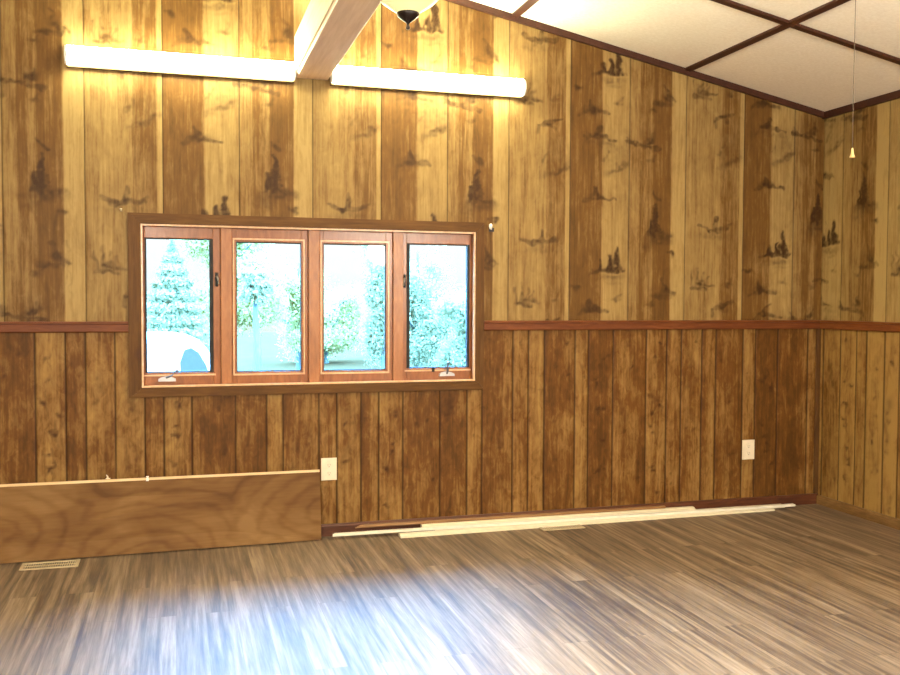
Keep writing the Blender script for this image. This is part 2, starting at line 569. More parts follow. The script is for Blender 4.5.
def print_lower(P, bounds, zlo, zhi, shift=0.0):
    for u0, u1, tone, style in bounds:
        sl = P.cols(u0, u1)
        fr = (P.us[sl] - u0) / (u1 - u0)
        P.tone[:, sl] = (shift + .46 + .72 * (tone - .46) + .10 * np.sin(fr * rng.uniform(2, 5) + rng.uniform(0, 6)))[None, :]
        w = u1 - u0
        n = {'k': 11, 's': 6, 'p': 3}[style]
        for k in range(n):
            u, z = u0 + w * rng.uniform(.2, .8), rng.uniform(zlo + .05, zhi - .05)
            if style == 'k':
                r = rng.uniform(.007, .014)
                P.blob(u, z, r * 1.3, r, rng.uniform(.5, .85), rng.uniform(-.5, .5))
                P.line((u, z), (u + rng.uniform(-.03, .03), z + rng.uniform(-.03, .03)), .004, .002, .45)
                hz = rng.uniform(.03, .08)
                P.line((u + .02, z - hz), (u + .012, z + hz), .002, .002, .3, .006)
            elif style == 's':
                P.blob(u, z, .02, rng.uniform(.05, .12), .25, rng.uniform(-.5, .5))
                P.blob(u, z - .06, .014, .011, rng.uniform(.3, .8), .6)
            else:
                P.blob(u, z, .010, .008, .45)
        P.groove[:, :] = np.maximum(P.groove, .95 * np.clip(1.15 - np.abs(P.us - u1) / .0065, 0, 1)[None, :])

def panel_mesh(name, us, Z, P, place, parent, mat, hole=None):
    """grid mesh; place(u, depth) -> x, y ; grooves are pressed in"""
    nz, nu = Z.shape
    depth = P.groove * .003
    X, Y = place(np.broadcast_to(us[None, :], Z.shape), depth)
    co = np.stack([X, Y, Z], -1).reshape(-1, 3).astype(np.float32)
    i = np.arange(nz - 1)[:, None] * nu + np.arange(nu - 1)[None, :]
    quads = np.stack([i, i + 1, i + nu + 1, i + nu], -1).reshape(-1, 4)
    if hole:
        uc = ((us[1:] + us[:-1]) / 2)[None, :] + 0 * Z[1:, 1:]
        zc = (Z[1:, 1:] + Z[:-1, :-1]) / 2
        keep = ~((uc > hole[0]) & (uc < hole[1]) & (zc > hole[2]) & (zc < hole[3]))
        quads = quads[keep.reshape(-1)]
        used = np.zeros(len(co), bool)
        used[quads.reshape(-1)] = True
        remap = np.cumsum(used) - 1
        quads = remap[quads]
    else:
        used = np.ones(len(co), bool)
    co = co[used]
    me = bpy.data.meshes.new(name)
    me.vertices.add(len(co))
    me.vertices.foreach_set('co', co.reshape(-1))
    me.loops.add(quads.size)
    me.loops.foreach_set('vertex_index', quads.reshape(-1).astype(np.int32))
    me.polygons.add(len(quads))
    me.polygons.foreach_set('loop_start', np.arange(0, quads.size, 4, dtype=np.int32))
    me.update(calc_edges=True)
    me.validate()
    at = me.attributes.new('pattern', 'FLOAT_COLOR', 'POINT')
    col = np.stack([np.clip(P.tone, 0, 1), np.clip(P.mark, 0, 1), np.clip(P.groove, 0, 1), np.ones_like(P.tone)], -1).reshape(-1, 4)[used]
    at.data.foreach_set('color', col.reshape(-1).astype(np.float32))
    o = link(name, me, parent, [mat])
    return o

def ugrid(a, b, fine_a, fine_b, fine, coarse, extra):
    parts = []
    if fine_a > a:
        parts.append(np.arange(a, fine_a, coarse))
    parts.append(np.arange(max(a, fine_a), min(b, fine_b), fine))
    if fine_b < b:
        parts.append(np.arange(fine_b, b, coarse))
    ex = []
    for e in extra:
        ex += [e - .004, e, e + .004]
    g = np.unique(np.round(np.concatenate(parts + [np.array([a, b]), np.array(ex)]), 4))
    g = g[(g >= a) & (g <= b)]
    keep = np.concatenate([[True], np.diff(g) > .0009])
    g = g[keep]
    g[-1] = b
    return g

# back wall, upper
UP = [-5.124, -4.715, -4.309, -3.895, -3.48, -3.076, -2.668, -2.276, -1.868, -1.459, -1.054, -.62, -.231]
ub = [(-6.37, -5.94, 0, .15), (-5.94, -5.53, 1, .15), (-5.53, -5.124, 1, .15)]
kinds = [2, 0, 1, 2, 0, 1, 2, 0, 1, 2, 0, 1, 2]
dzs = [.15, .17, .24, .2, .17, .17, .18, 0, 0, 0, .11, .12, .12]
ends = UP[1:] + [.18]
ub = [(-6.966, -6.56, 1, .1), (-6.56, -6.15, 2, .1), (-6.15, -5.74, 0, .15), (-5.74, -5.43, 1, .15), (-5.43, -5.124, 1, .2)]
for a, e, k, dz in zip(UP, ends, kinds, dzs):
    ub.append((a, e, k, dz))
wall_back = struct(empty('wall_back'))
us = ugrid(XL, 0, -5.35, 0, .0062, .02, [q[0] for q in ub])
nz = 290
v = np.linspace(0, 1, nz)[:, None]
zt_ = np.array([ztop(x) for x in us])[None, :]
Z = ZR + v * (zt_ - ZR)
# rows at even heights where possible
P = Print(us, Z)
print_upper(P, ub, ZR, 3.4)
HOLE = (-4.462, -2.472, .872, 1.838)
panel_mesh('upper_panel', us, Z, P, lambda u, d: (u, 0 * u + d), wall_back, M['upper'], HOLE)

# back wall, lower
lows = [-4.977, -4.824, -4.722, -4.57, -4.415, -4.314, -4.163, -3.923, -3.748, -3.654, -3.446, -3.34, -3.196, -3.089, -2.941, -2.71, -2.538, -2.441, -2.241, -2.138, -2.031, -1.823, -1.73, -1.559, -1.323, -1.175, -1.068, -.916, -.811, -.605, -.508, -.335, -.096, .05]
lt = [(.62, 'k'), (.35, 'p'), (.6, 's'), (.62, 's'), (.35, 'p'), (.62, 'k'), (.28, 's'), (.32, 's'), (.66, 'p'), (.45, 's'), (.42, 'p'), (.52, 's'), (.40, 'p'), (.62, 'k'), (.36, 's'), (.26, 's'), (.62, 'p'), (.36, 's'), (.60, 'p'), (.60, 'p'), (.34, 's'), (.62, 'p'), (.22, 'k'), (.34, 's'), (.62, 'k'), (.42, 'p'), (.60, 's'), (.45, 'p'), (.28, 's'), (.62, 'p'), (.20, 'k'), (.24, 's'), (.58, 'p')]
lb = [(-5.20, -4.977, .36, 's')]
for a, e, q in zip(lows, lows[1:], lt):
    lb.append((a, e, *q))
x = -5.20
while x > XL:
    w = random.choice((.1, .14, .19, .22))
    lb.append((x - w, x, random.choice((.3, .45, .62)), random.choice('ksp')))
    x -= w
us = ugrid(XL, 0, -5.35, 0, .0065, .025, [q[1] for q in lb])
Z = np.linspace(0, ZR, 130)[:, None] + 0 * us[None, :]
P = Print(us, Z)
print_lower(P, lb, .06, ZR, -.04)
panel_mesh('lower_panel', us, Z, P, lambda u, d: (u, 0 * u + d), wall_back, M['lower'], HOLE)

# right wall (runs towards the camera): u = distance from the corner
wall_right = struct(empty('wall_right'))
rb = [(-.206, .2, 1, .2), (.2, .614, 2, .2)]
u = .614
k = 0
while u < -YR:
    rb.append((u, u + .4064, k % 3, .2))
    u += .4064
    k += 1
us = ugrid(0, -YR, 0, 1.7, .008, .03, [q[1] for q in rb])
Z = np.linspace(ZR, EAVE, 180)[:, None] + 0 * us[None, :]
P = Print(us, Z)
print_upper(P, rb, ZR, EAVE)
P.tone += .14  # right wall lifted in tone in place of stronger light
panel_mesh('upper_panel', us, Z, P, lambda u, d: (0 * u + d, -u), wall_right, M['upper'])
rl = [(0, .036, .4, 'p'), (.036, .207, .28, 's'), (.207, .36, .66, 'k'), (.36, .452, .46, 'p'), (.452, .612, .64, 's'), (.612, .738, .70, 's')]
u = .738
while u < -YR:
    w = random.choice((.1, .14, .19, .22))
    rl.append((u, u + w, random.choice((.4, .55, .7)), random.choice('ksp')))
    u += w
us = ugrid(0, -YR, 0, 1.7, .008, .03, [q[1] for q in rl])
Z = np.linspace(0, ZR, 110)[:, None] + 0 * us[None, :]
P = Print(us, Z)
print_lower(P, rl, .06, ZR, .24)  # raised tone paints the lower right wall as better lit
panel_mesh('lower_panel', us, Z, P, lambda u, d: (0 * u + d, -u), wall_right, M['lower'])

# unseen left and rear walls close the room
def simple_wall(name, pts, mat):
    bm = bmesh.new()
    bm.faces.new([bm.verts.new(p) for p in pts])
    me = bpy.data.meshes.new(name)
    bm.to_mesh(me)
    bm.free()
    at = me.attributes.new('pattern', 'FLOAT_COLOR', 'POINT')
    for d in at.data:
        d.color = (.5, 0, 0, 1)
    return struct(link(name, me, None, [mat]))
simple_wall('wall_left', [(XL, YR, 0), (XL, 0, 0), (XL, 0, EAVE), (XL, YR, EAVE)], M['upper'])
simple_wall('wall_rear', [(XL, YR, 0), (0, YR, 0), (0, YR, EAVE), (RIDGE, YR, ztop(RIDGE)), (XL, YR, EAVE)], M['upper'])

# floor and ceiling
struct(obj('floor', nbox(XL - .1, .1, YR - .1, .02, -.12, 0), M['floor']))
bm = bmesh.new()
prism(bm, [(.12, EAVE - SL * .12), (RIDGE, ztop(RIDGE)), (XL - .12, EAVE - SL * .12), (XL - .12, EAVE + .12), (RIDGE, ztop(RIDGE) + .14), (.12, EAVE + .12)], YR - .1, .12, 'y')
struct(obj('ceiling', bm, M['ceiling']))

# ceiling battens (dark strips over the panel joints)
nb = 0
def batten_along_y(x, w=.045):
    global nb
    nb += 1
    bm = nbox(-w / 2, w / 2, YR, 0, -.014, .004, .003)
    s = math.atan(SL) * (1 if x > RIDGE else -1)
    bmesh.ops.rotate(bm, verts=bm.verts[:], cent=(0, 0, 0), matrix=Matrix.Rotation(s, 3, 'Y'))
    bmesh.ops.translate(bm, verts=bm.verts[:], vec=(x, 0, ztop(x)))
    struct(obj('trim_%d' % nb, bm, M['dark']))
def batten_along_x(y, w=.045):
    global nb
    nb += 1
    bm = bmesh.new()
    pr = []
    for x in (0, RIDGE, XL):
        pr.append((x, ztop(x) + .003))
    for x in (XL, RIDGE, 0):
        pr.append((x, ztop(x) - .015))
    prism(bm, pr, y - w / 2, y + w / 2, 'y')
    struct(obj('trim_%d' % nb, bm, M['dark']))
for x in (-1.058, -2.246, -4.72, -5.91):
    batten_along_y(x)
for y in (-1.065, -2.284, -3.503, -4.722, -5.941, -7.16):
    batten_along_x(y)
# crown strips where wall meets ceiling
nb += 1
bm = bmesh.new()
prism(bm, [(0, EAVE), (RIDGE, ztop(RIDGE)), (XL, EAVE), (XL, EAVE - .04), (RIDGE, ztop(RIDGE) - .04), (0, EAVE - .04)], -.02, .0, 'y')
struct(obj('trim_%d' % nb, bm, M['dark']))
nb += 1
struct(obj('trim_%d' % nb, nbox(-.02, 0, YR, 0, EAVE - .045, EAVE + .002, .003), M['dark']))
# chair rails
def rail_profile(s):
    return [(0, 1.2078), (s * .016, 1.2078), (s * .020, 1.213), (s * .020, 1.250), (s * .026, 1.254), (s * .026, 1.264), (s * .022, 1.267), (0, 1.267)]
for a, e in ((XL, -4.497), (-2.437, 0)):
    nb += 1
    bm = bmesh.new()
    prism(bm, [(-p, z) for p, z in rail_profile(1)], a, e, 'x')
    struct(obj('trim_%d' % nb, bm, M['rail']))
nb += 1
bm = bmesh.new()
prism(bm, [(-p, z) for p, z in rail_profile(1)], YR, -.001, 'y')
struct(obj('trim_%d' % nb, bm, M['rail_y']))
# corner strips
nb += 1
struct(obj('trim_%d' % nb, nbox(-.034, -.001, -.012, 0, .071, 1.2078, .004), M['corner']))
# baseboards
bm = bmesh.new()
prism(bm, [(0, 0), (-.016, 0), (-.016, .058), (-.010, .0705), (0, .0705)], XL, -.0, 'x')
struct(obj('baseboard_back', bm, M['base']))
bm = bmesh.new()
prism(bm, [(0, 0), (-.016, 0), (-.016, .050), (-.010, .0625), (0, .0625)], YR, -.016, 'y')
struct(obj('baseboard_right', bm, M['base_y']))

# ------------------------------------------------------------------ window: four lights in one frame
win = struct(empty('window_1', (-3.467, 0, .8446)))
X0, X1, Z0, Z1 = -4.497, -2.437, .8446, 1.8649         # outside of casing
A0, A1, B0, B1 = -4.430, -2.491, .899, 1.806           # inside edge of casing
bm = bmesh.new()
def casing_piece(pts, name):
    bm = bmesh.new()
    prism(bm, pts, -.019, .0, 'y')
    es = [e for e in bm.edges if all(abs(v.co.y + .019) < 1e-6 for v in e.verts)]
    bmesh.ops.bevel(bm, geom=es, offset=.004, segments=2, affect='EDGES')
    return part(name, bm, M['casing' if name == 'casing_side' else 'casing_h'], win)
casing_piece([(X0, Z0), (A0, B0), (A0, B1), (X0, Z1)], 'casing_side')
casing_piece([(X1, Z0), (X1, Z1), (A1, B1), (A1, B0)], 'casing_side')
casing_piece([(X0, Z1), (A0, B1), (A1, B1), (X1, Z1)], 'casing_head')
casing_piece([(X0, Z0), (X1, Z0), (A1, B0), (A0, B0)], 'casing_sill')
# jamb edge bead just inside the casing, its highlight painted in pale
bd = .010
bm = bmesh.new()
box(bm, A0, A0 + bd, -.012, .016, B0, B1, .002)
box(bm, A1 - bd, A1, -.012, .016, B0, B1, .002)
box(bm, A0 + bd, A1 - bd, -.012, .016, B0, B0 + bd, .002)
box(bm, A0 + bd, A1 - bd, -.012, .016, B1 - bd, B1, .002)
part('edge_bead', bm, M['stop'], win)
# jamb box
bm = bmesh.new()
box(bm, A0 - .035, A0 + .004, .004, .15, B0 - .035, B1 + .035)
box(bm, A1 - .004, A1 + .035, .004, .15, B0 - .035, B1 + .035)
box(bm, A0, A1, .004, .15, B1 - .004, B1 + .035)
box(bm, A0, A1, .004, .15, B0 - .035, B0 + .004)
part('jamb', bm, M['jamb'], win)
for a, e in ((-4.000, -3.938), (-3.502, -3.436), (-2.996, -2.934)):
    part('mullion', nbox(a, e, .022, .13, B0, B1, .004), M['jamb'], win)
# sashes: (x0, x1, opens, pane x0, x1, z0, z1)
S = [(-4.426, -4.000, 1, -4.410, -4.042, .977, 1.733),
     (-3.938, -3.502, 0, -3.912, -3.541, .974, 1.722),
     (-3.436, -2.996, 0, -3.411, -3.036, .972, 1.722),
     (-2.934, -2.495, 1, -2.908, -2.514, .979, 1.732)]
for x0, x1, op, p0, p1, q0, q1 in S:
    yf, yb = (.045, .095)
    fr = bmesh.new()
    box(fr, x0, p0, yf, yb, B0, B1, .003)
    box(fr, p1, x1, yf, yb, B0, B1, .003)
    box(fr, p0, p1, yf, yb, B0, q0, .003)
    box(fr, p0, p1, yf, yb, q1, B1, .003)
    sash = part('sash', fr, M['sash'], win)
    g = bmesh.new()
    gl_, gr_ = ((.008, .020) if p0 < -4 else (.017, .013)) if op else (.004, .004)
    box(g, p0 - .001, p0 + gl_, yf + (-.004 if op else .012), yf + .026, q0, q1)
    box(g, p1 - gr_, p1 + .001, yf + (-.004 if op else .012), yf + .026, q0, q1)
    box(g, p0, p1, yf + .010, yf + .026, q1 - .006, q1 + .001)
    box(g, p0, p1, yf + .010, yf + .026, q0 - .001, q0 + .006)
    part('gasket', g, M['gasket'], sash)
    if not op:
        b2 = bmesh.new()
        w = .009
        box(b2, p0 - .020, p0 - .020 + w, yf - .007, yf + .002, q0 - .018, q1 + .018, .002)
        box(b2, p1 + .020 - w, p1 + .020, yf - .007, yf + .002, q0 - .018, q1 + .018, .002)
        box(b2, p0 - .020, p1 + .020, yf - .007, yf + .002, q1 + .010, q1 + .020, .002)
        box(b2, p0 - .020, p1 + .020, yf - .007, yf + .002, q0 - .020, q0 - .010, .002)
        part('glazing_bead', b2, M['stop'], sash)
    else:
        b2 = bmesh.new()
        box(b2, p0 - .012, p1 + .012, yf - .006, yf + .002, q0 - .020, q0 - .010, .002)
        part('glazing_bead', b2, M['stop'], sash)
    pane = part('pane', nbox(p0, p1, yf + .016, yf + .021, q0, q1), M['glass'], sash)
# crank operators and latches
def crank(xc, flip, folded):
    bm = bmesh.new()
    zc = B0 + .030
    # low domed housing
    prof = [(-.048, 0), (-.046, .014), (-.03, .022), (-.012, .027), (.012, .027), (.03, .022), (.046, .014), (.048, 0)]
    prism(bm, [(xc + px, zc + pz) for px, pz in prof], .018, .046, 'y')
    c = part('crank_operator', bm, M['metal'], win)
    bm = bmesh.new()
    if folded:
        tube(bm, [(xc - .005 * flip, .020, zc + .020), (xc + .028 * flip, .010, zc + .034), (xc + .048 * flip, .008, zc + .060)], [.006, .0045, .0045])
        tube(bm, [(xc + .048 * flip, .008, zc + .056), (xc + .056 * flip, -.002, zc + .064), (xc + .056 * flip, -.012, zc + .064)], [.005, .008, .007])
    else:
        tube(bm, [(xc, .022, zc + .018), (xc, .008, zc + .030), (xc, .004, zc + .085)], [.008, .007, .006])
        tube(bm, [(xc, .004, zc + .078), (xc, -.010, zc + .085), (xc, -.020, zc + .085)], [.0035, .007, .006])
    part('crank_handle', bm, M['gun'], c)
crank(-4.296, 1, True)
crank(-2.660, 1, False)
bm = bmesh.new()
box(bm, -2.752, -2.735, .030, .047, .955, .985, .004)
part('sash_lock', bm, M['gasket'], win)
for xc, zc, s in ((-4.022, 1.500, 1), (-2.925, 1.500, -1)):
    bm = bmesh.new()
    box(bm, xc - .008, xc + .008, .030, .048, zc - .035, zc + .045, .004)
    l = part('sash_latch', bm, M['gasket'], win)
    bm = bmesh.new()
    tube(bm, [(xc, .032, zc + .022), (xc + .006 * s, .020, zc + .008), (xc + .010 * s, .016, zc - .022)], [.006, .006, .005])
    part('latch_lever', bm, M['nickel'], l)

# little knobs beside the upper corners of the casing
def knob(name, x, z, label):
    t = thing(name, label, 'hook', (x, 0, z), 'hooks beside the window')
    bm = bmesh.new()
    box(bm, x - .006, x + .028, -.004, 0, z - .030, z - .006, .0015)
    part('knob_shadow', bm, M['bronze'], t)  # dark plate painting the shadow the knob throws on the panelling
    bm = bmesh.new()
    tube(bm, [(x + .010, 0, z - .015), (x + .004, -.02, z - .012), (x - .004, -.036, z)], [.004, .004, .004])
    tube(bm, [(x - .006, -.034, z - .018), (x - .006, -.036, z - .006), (x - .006, -.036, z + .010), (x - .006, -.036, z + .016)], [.004, .010, .010, .004], 12)
    part('hook_tip', bm, M['whitep'], t, True)
knob('curtain_hook', -2.398, 1.842, 'small white tipped hook on the panelling by the top right corner of the window')
t = thing('curtain_hook', 'tiny pale hook stub on the panelling above the top left corner of the window', 'hook', (-4.53, 0, 1.875), 'hooks beside the window')
bm = bmesh.new()
tube(bm, [(-4.53, 0, 1.875), (-4.53, -.012, 1.875), (-4.53, -.018, 1.882)], [.005, .005, .007], 10)
part('hook_tip', bm, M['ivory'], t, True)

# ------------------------------------------------------------------ fluorescent wraparound lights
def strip_light(x0, x1, label, closed_left, closed_right):
    z0, z1 = 2.640, 2.735
    t = thing('fluorescent_light', label, 'light', ((x0 + x1) / 2, 0, z0), 'fluorescent strips under the beam')
    part('mounting_channel', nbox(x0 + .004, x1 - .004, -.032, 0, z0 - .010, z1 + .004, .003), M['shadow_line'], t)  # reaches below the diffuser, dark, to draw the shadow line there
    if closed_left == 0:
        part('lamp_slot', nbox(x0 + .010, x0 + .016, -.0905, -.0875, z0 + .034, z0 + .062, .001), M['slot'], t)
    prof = [(-.031, z0), (-.060, z0 - .001), (-.078, z0 + .012), (-.088, z0 + .035), (-.088, z1 - .035), (-.078, z1 - .012), (-.060, z1 + .001), (-.031, z1)]
    bm = bmesh.new()
    prism(bm, prof, x0 + .012, x1 - .012, 'x')
    part('diffuser', bm, M['tube'], t)
    for a, e in ((x0, x0 + .0115), (x1 - .0115, x1)):
        bm = bmesh.new()
        prism(bm, [(y * 1.02, z) for y, z in prof], a, e, 'x')
        part('end_cap', bm, M['whitep'], t)
strip_light(-4.803, -3.583, 'lit white fluorescent strip on the wall to the left of the beam', 0, 1)
strip_light(-3.383, -2.198, 'lit white fluorescent strip on the wall to the right of the beam', 1, 0)

# ------------------------------------------------------------------ ridge beam
t = thing('ceiling_beam', 'pale timber beam running from the wall overhead between the two strip lights', 'beam', (-3.483, -.0, 2.66))
part('timber', nbox(-3.575, -3.391, YR + .01, -.0005, 2.660, 2.895, .008), M['beam_side'], t)
bm = bmesh.new()
box(bm, -3.584, -3.5755, YR + .01, -.0005, 2.685, 2.895, .002)
part('lit_side', bm, M['beam_lit'], t)  # thin sheet that paints the beam's left side as lit
# posts that carry the ridge on the beam (above the picture)
for y in (-2.6, -5.2):
    part('king_post', nbox(-3.55, -3.416, y - .06, y + .06, 2.8952, ztop(RIDGE) - .03, .005), M['beam_side'], t)

# ------------------------------------------------------------------ glass bowl lamp
LX, LY = -3.255, -1.40
t = thing('bowl_lamp', 'lit frosted glass bowl lamp with dark finial hanging beside the beam', 'lamp', (LX, LY, 2.577))
zb = 2.650
prof = [(.044, zb - .002), (.060, zb + .008), (.088, zb + .026), (.118, zb + .048), (.146, zb + .075), (.164, zb + .103), (.172, zb + .130), (.176, zb + .150), (.170, zb + .150), (.158, zb + .106), (.140, zb + .080), (.112, zb + .054), (.084, zb + .033), (.056, zb + .015), (.030, zb + .006), (0, zb + .004)]
part('glass_bowl', lathe(bmesh.new(), prof, (LX, LY)), M['bowl'], t, True)
fin = [(0, 2.577), (.007, 2.580), (.010, 2.586), (.008, 2.593), (.006, 2.600), (.008, 2.607), (.020, 2.616), (.034, 2.626), (.046, 2.636), (.050, 2.646), (.047, 2.654), (.030, 2.656), (0, 2.656)]
part('finial', lathe(bmesh.new(), fin, (LX, LY), 24), M['bronze'], t, True)
bm = bmesh.new()
tube(bm, [(LX, LY, 2.66), (LX, LY, ztop(LX) - .03)], .007)
for k in range(3):
    a = 2 * PI * k / 3 + .3
    tube(bm, [(LX + .168 * math.cos(a), LY + .168 * math.sin(a), zb + .148), (LX + .02 * math.cos(a), LY + .02 * math.sin(a), zb + .40), (LX, LY, zb + .42)], .004, 8)
part('hanging_rod', bm, M['bronze'], t)
can = [(0, ztop(LX) - .05), (.04, ztop(LX) - .045), (.065, ztop(LX) - .02), (.065, ztop(LX) + .01), (0, ztop(LX) + .01)]
part('ceiling_canopy', lathe(bmesh.new(), can, (LX, LY), 28), M['bronze'], t, True)

# ------------------------------------------------------------------ pull cord
PX, PY = -1.818, -2.5
ct = ztop(PX)
t = thing('pull_cord', 'thin pull cord with small pale bell hanging from the ceiling near the right corner', 'cord', (PX, PY, 1.925))
part('string', tube(bmesh.new(), [(PX, PY, ct - .01), (PX + .001, PY, 2.5), (PX - .001, PY, 2.2), (PX, PY, 1.955)], .0013, 6), M['cord'], t)
bell = [(0, 1.962), (.003, 1.961), (.0045, 1.950), (.006, 1.940), (.0095, 1.930), (.010, 1.926), (0, 1.926)]
part('pull_bell', lathe(bmesh.new(), bell, (PX, PY), 16), M['brass'], t, True)
part('ceiling_eyelet', lathe(bmesh.new(), [(0, ct - .018), (.012, ct - .016), (.02, ct - .004), (.02, ct + .008), (0, ct + .008)], (PX, PY), 20), M['bronze'], t, True)

# ------------------------------------------------------------------ outlets
def outlet(x, z, label, blank):
    t = thing('wall_outlet', label, 'outlet', (x, 0, z), 'ivory plates on the wainscot')
    w, h = (.046, .066)
    part('cover_plate', nbox(x - w, x + w, -.007, 0, z - h, z + h, .003), M['ivory'], t)
    for dz in (-.024, .024):
        bm = bmesh.new()
        tube(bm, [(x, -.0068, z + dz), (x, -.0092, z + dz)], .0175, 20)
        r = part('receptacle', bm, M['ivory'], t)
        bm = bmesh.new()
        box(bm, x - .0075, x - .0055, -.0097, -.0088, z + dz - .002, z + dz + .007)
        box(bm, x + .0055, x + .0075, -.0097, -.0088, z + dz - .001, z + dz + .006)
        tube(bm, [(x, -.0088, z + dz - .009), (x, -.0097, z + dz - .009)], .0025, 10)
        part('slots', bm, M['slot'], r)
    bm = bmesh.new()
    tube(bm, [(x, -.0066, z), (x, -.0082, z)], .0035, 12)
    part('screw', bm, M['nickel'], t)
outlet(-3.388, .396, 'ivory wall outlet just right of the leaning plywood board', False)
outlet(-.555, .396, 'ivory wall outlet low on the wall near the right corner', False)

# ------------------------------------------------------------------ floor registers
def register(x0, x1, y0, y1, label):
    t = thing('floor_register', label, 'vent', ((x0 + x1) / 2, (y0 + y1) / 2, 0), 'floor registers along the wall')
    bm = bmesh.new()
    w = .018
    box(bm, x0, x1, y0, y0 + w, .0003, .006, .002)
    box(bm, x0, x1, y1 - w, y1, .0003, .006, .002)
    box(bm, x0, x0 + w, y0 + w, y1 - w, .0003, .006, .002)
    box(bm, x1 - w, x1, y0 + w, y1 - w, .0003, .006, .002)
    part('frame', bm, M['register'], t)
    bm = bmesh.new()
    n = 22
    for k in range(n):
        xx = x0 + w + (k + .5) * (x1 - x0 - 2 * w) / n
        box(bm, xx - .002, xx + .002, y0 + w, y1 - w, .0003, .004)
    box(bm, x0 + w, x1 - w, (y0 + y1) / 2 - .004, (y0 + y1) / 2 + .004, .0003, .0045)
    part('grille', bm, M['register'], t)
    part('duct_opening', nbox(x0 + w, x1 - w, y0 + w, y1 - w, .0001, .0008), M['slot'], t)
register(-5.025, -4.742, -.300, -.170, 'tan floor register at the foot of the leaning plywood board')
register(-2.122, -1.848, -.236, -.118, 'tan floor register in front of the moulding strips')

# ------------------------------------------------------------------ leaning plywood sheet
t = thing('plywood_board', 'long plywood board standing on edge and leaning against the wall left of the window end', 'board', (-4.6, -.09, 0))
bm = bmesh.new()
ang_b, ang_t = .090, .018      # bottom and top distance of the back face from the wall
Hh, th = .402, .018
xl, xr = -5.90, -3.448
d = Vector((0, ang_b - ang_t, Hh)).normalized()
nrm = Vector((0, -d.z, d.y))
def bpt(x, s, o):
    p = Vector((x, -ang_b, 0)) + d * s + nrm * o
    p.y -= (xr - x) * .030 * (1 - s / Hh * .95)
    return p
bz = .0035
for (s0, s1, o0, o1, name, mat) in ((bz, Hh - .0112, .004, th, 'face', 'ply'),):
    bm = bmesh.new()
    for x in (xl, xr):
        for s, o in ((s0, o0), (s1, o0), (s1, o1), (s0, o1)):
            bm.verts.new(bpt(x, s, o))
    bm.verts.ensure_lookup_table()
    V = bm.verts
    for f in ((0, 1, 2, 3), (7, 6, 5, 4), (0, 4, 5, 1), (1, 5, 6, 2), (2, 6, 7, 3), (3, 7, 4, 0)):
        bm.faces.new([V[i] for i in f])
    part(name, bm, M[mat], t)
bm = bmesh.new()
for x in (xl, xr):
    for s, o in ((Hh - .011, .002), (Hh + .003, .002), (Hh + .003, th + .0012), (Hh - .011, th + .0012)):
        bm.verts.new(bpt(x, s, o))
bm.verts.ensure_lookup_table()
V = bm.verts
for f in ((0, 1, 2, 3), (7, 6, 5, 4), (0, 4, 5, 1), (1, 5, 6, 2), (2, 6, 7, 3), (3, 7, 4, 0)):
    bm.faces.new([V[i] for i in f])
part('top_edge', bm, M['ply_edge'], t)
# two little fasteners on its top edge
q = bpt(-4.612, Hh + .006, .009)
t2 = thing('small_clip', 'tiny pale clip standing up on the top edge of the plywood board', 'clip', q, 'bits on the plywood board')
bm = bmesh.new()
tube(bm, [q, q + Vector((.0, 0, .012)), q + Vector((-.006, 0, .022))], [.007, .004, .003], 10)
box(bm, q.x - .010, q.x + .014, q.y - .006, q.y + .006, q.z, q.z + .003, .001)
part('clip_body', bm, M['ivory'], t2)
q = bpt(-4.402, Hh - .008, th + .006)
t2 = thing('small_clip', 'tiny white clip hanging over the front of the plywood board', 'clip', q, 'bits on the plywood board')
bm = bmesh.new()
box(bm, q.x - .009, q.x + .006, q.y - .005, q.y + .005, q.z - .008, q.z + .008, .003)
box(bm, q.x - .009, q.x + .006, q.y - .004, q.y + .016, q.z + .0145, q.z + .017, .001)
box(bm, q.x - .006, q.x + .004, q.y - .004, q.y + .002, q.z + .006, q.z + .018, .001)
part('clip_body', bm, M['whitep'], t2)

# ------------------------------------------------------------------ loose strips of moulding on the floor
def strip(name, label, a, b, prof, mat, end_cut=0.0, group='loose moulding strips along the wall'):
    """a, b: (x, y, z) of the ends at the bottom back edge; prof: (across towards camera, up)"""
    a, b = Vector(a), Vector(b)
    L = (b - a)
    dx = L.normalized()
    side = Vector((dx.y, -dx.x, 0)).normalized()
    bm = bmesh.new()
    A = [bm.verts.new(a + side * p + Vector((0, 0, z)) + dx * (end_cut * (z if end_cut > 0 else p))) for p, z in prof]
    B = [bm.verts.new(b + side * p + Vector((0, 0, z))) for p, z in prof]
    n = len(prof)
    bm.faces.new(A)
    bm.faces.new(B[::-1])
    for i in range(n):
        bm.faces.new((A[i], B[i], B[(i + 1) % n], A[(i + 1) % n]))
    cen = (a + b) / 2
    bmesh.ops.translate(bm, verts=bm.verts[:], vec=-cen)
    o = obj(name, bm, M[mat])
    o.location = cen
    tag(o, label, 'moulding', group)
    return o
def mould(w, h):
    return [(0, 0), (w, 0), (w, h * .45), (w * .92, h * .6), (w * .7, h * .68), (w * .62, h * .9), (w * .5, h), (0, h)]
def flat(w, h):
    return [(0, 0), (w, 0), (w, h * .8), (w * .96, h), (.002, h), (0, h * .8)]
strip('moulding_strip', 'cream moulding strip lying on the floor in front, starting just right of the white tip', (-2.995, -.122, .0005), (-.43, -.074, .0005), mould(.054, .018), 'cream_strip')
strip('moulding_strip', 'long white strip reaching farthest left and right on the pile', (-3.365, -.071, .0187), (-.262, -.085, .0187), flat(.034, .013), 'white_strip', -.5)
strip('moulding_strip', 'cream strip against the baseboard with its end just short of the white strip near the corner', (-2.75, -.018, .0005), (-.307, -.020, .0005), mould(.046, .018), 'cream_strip')
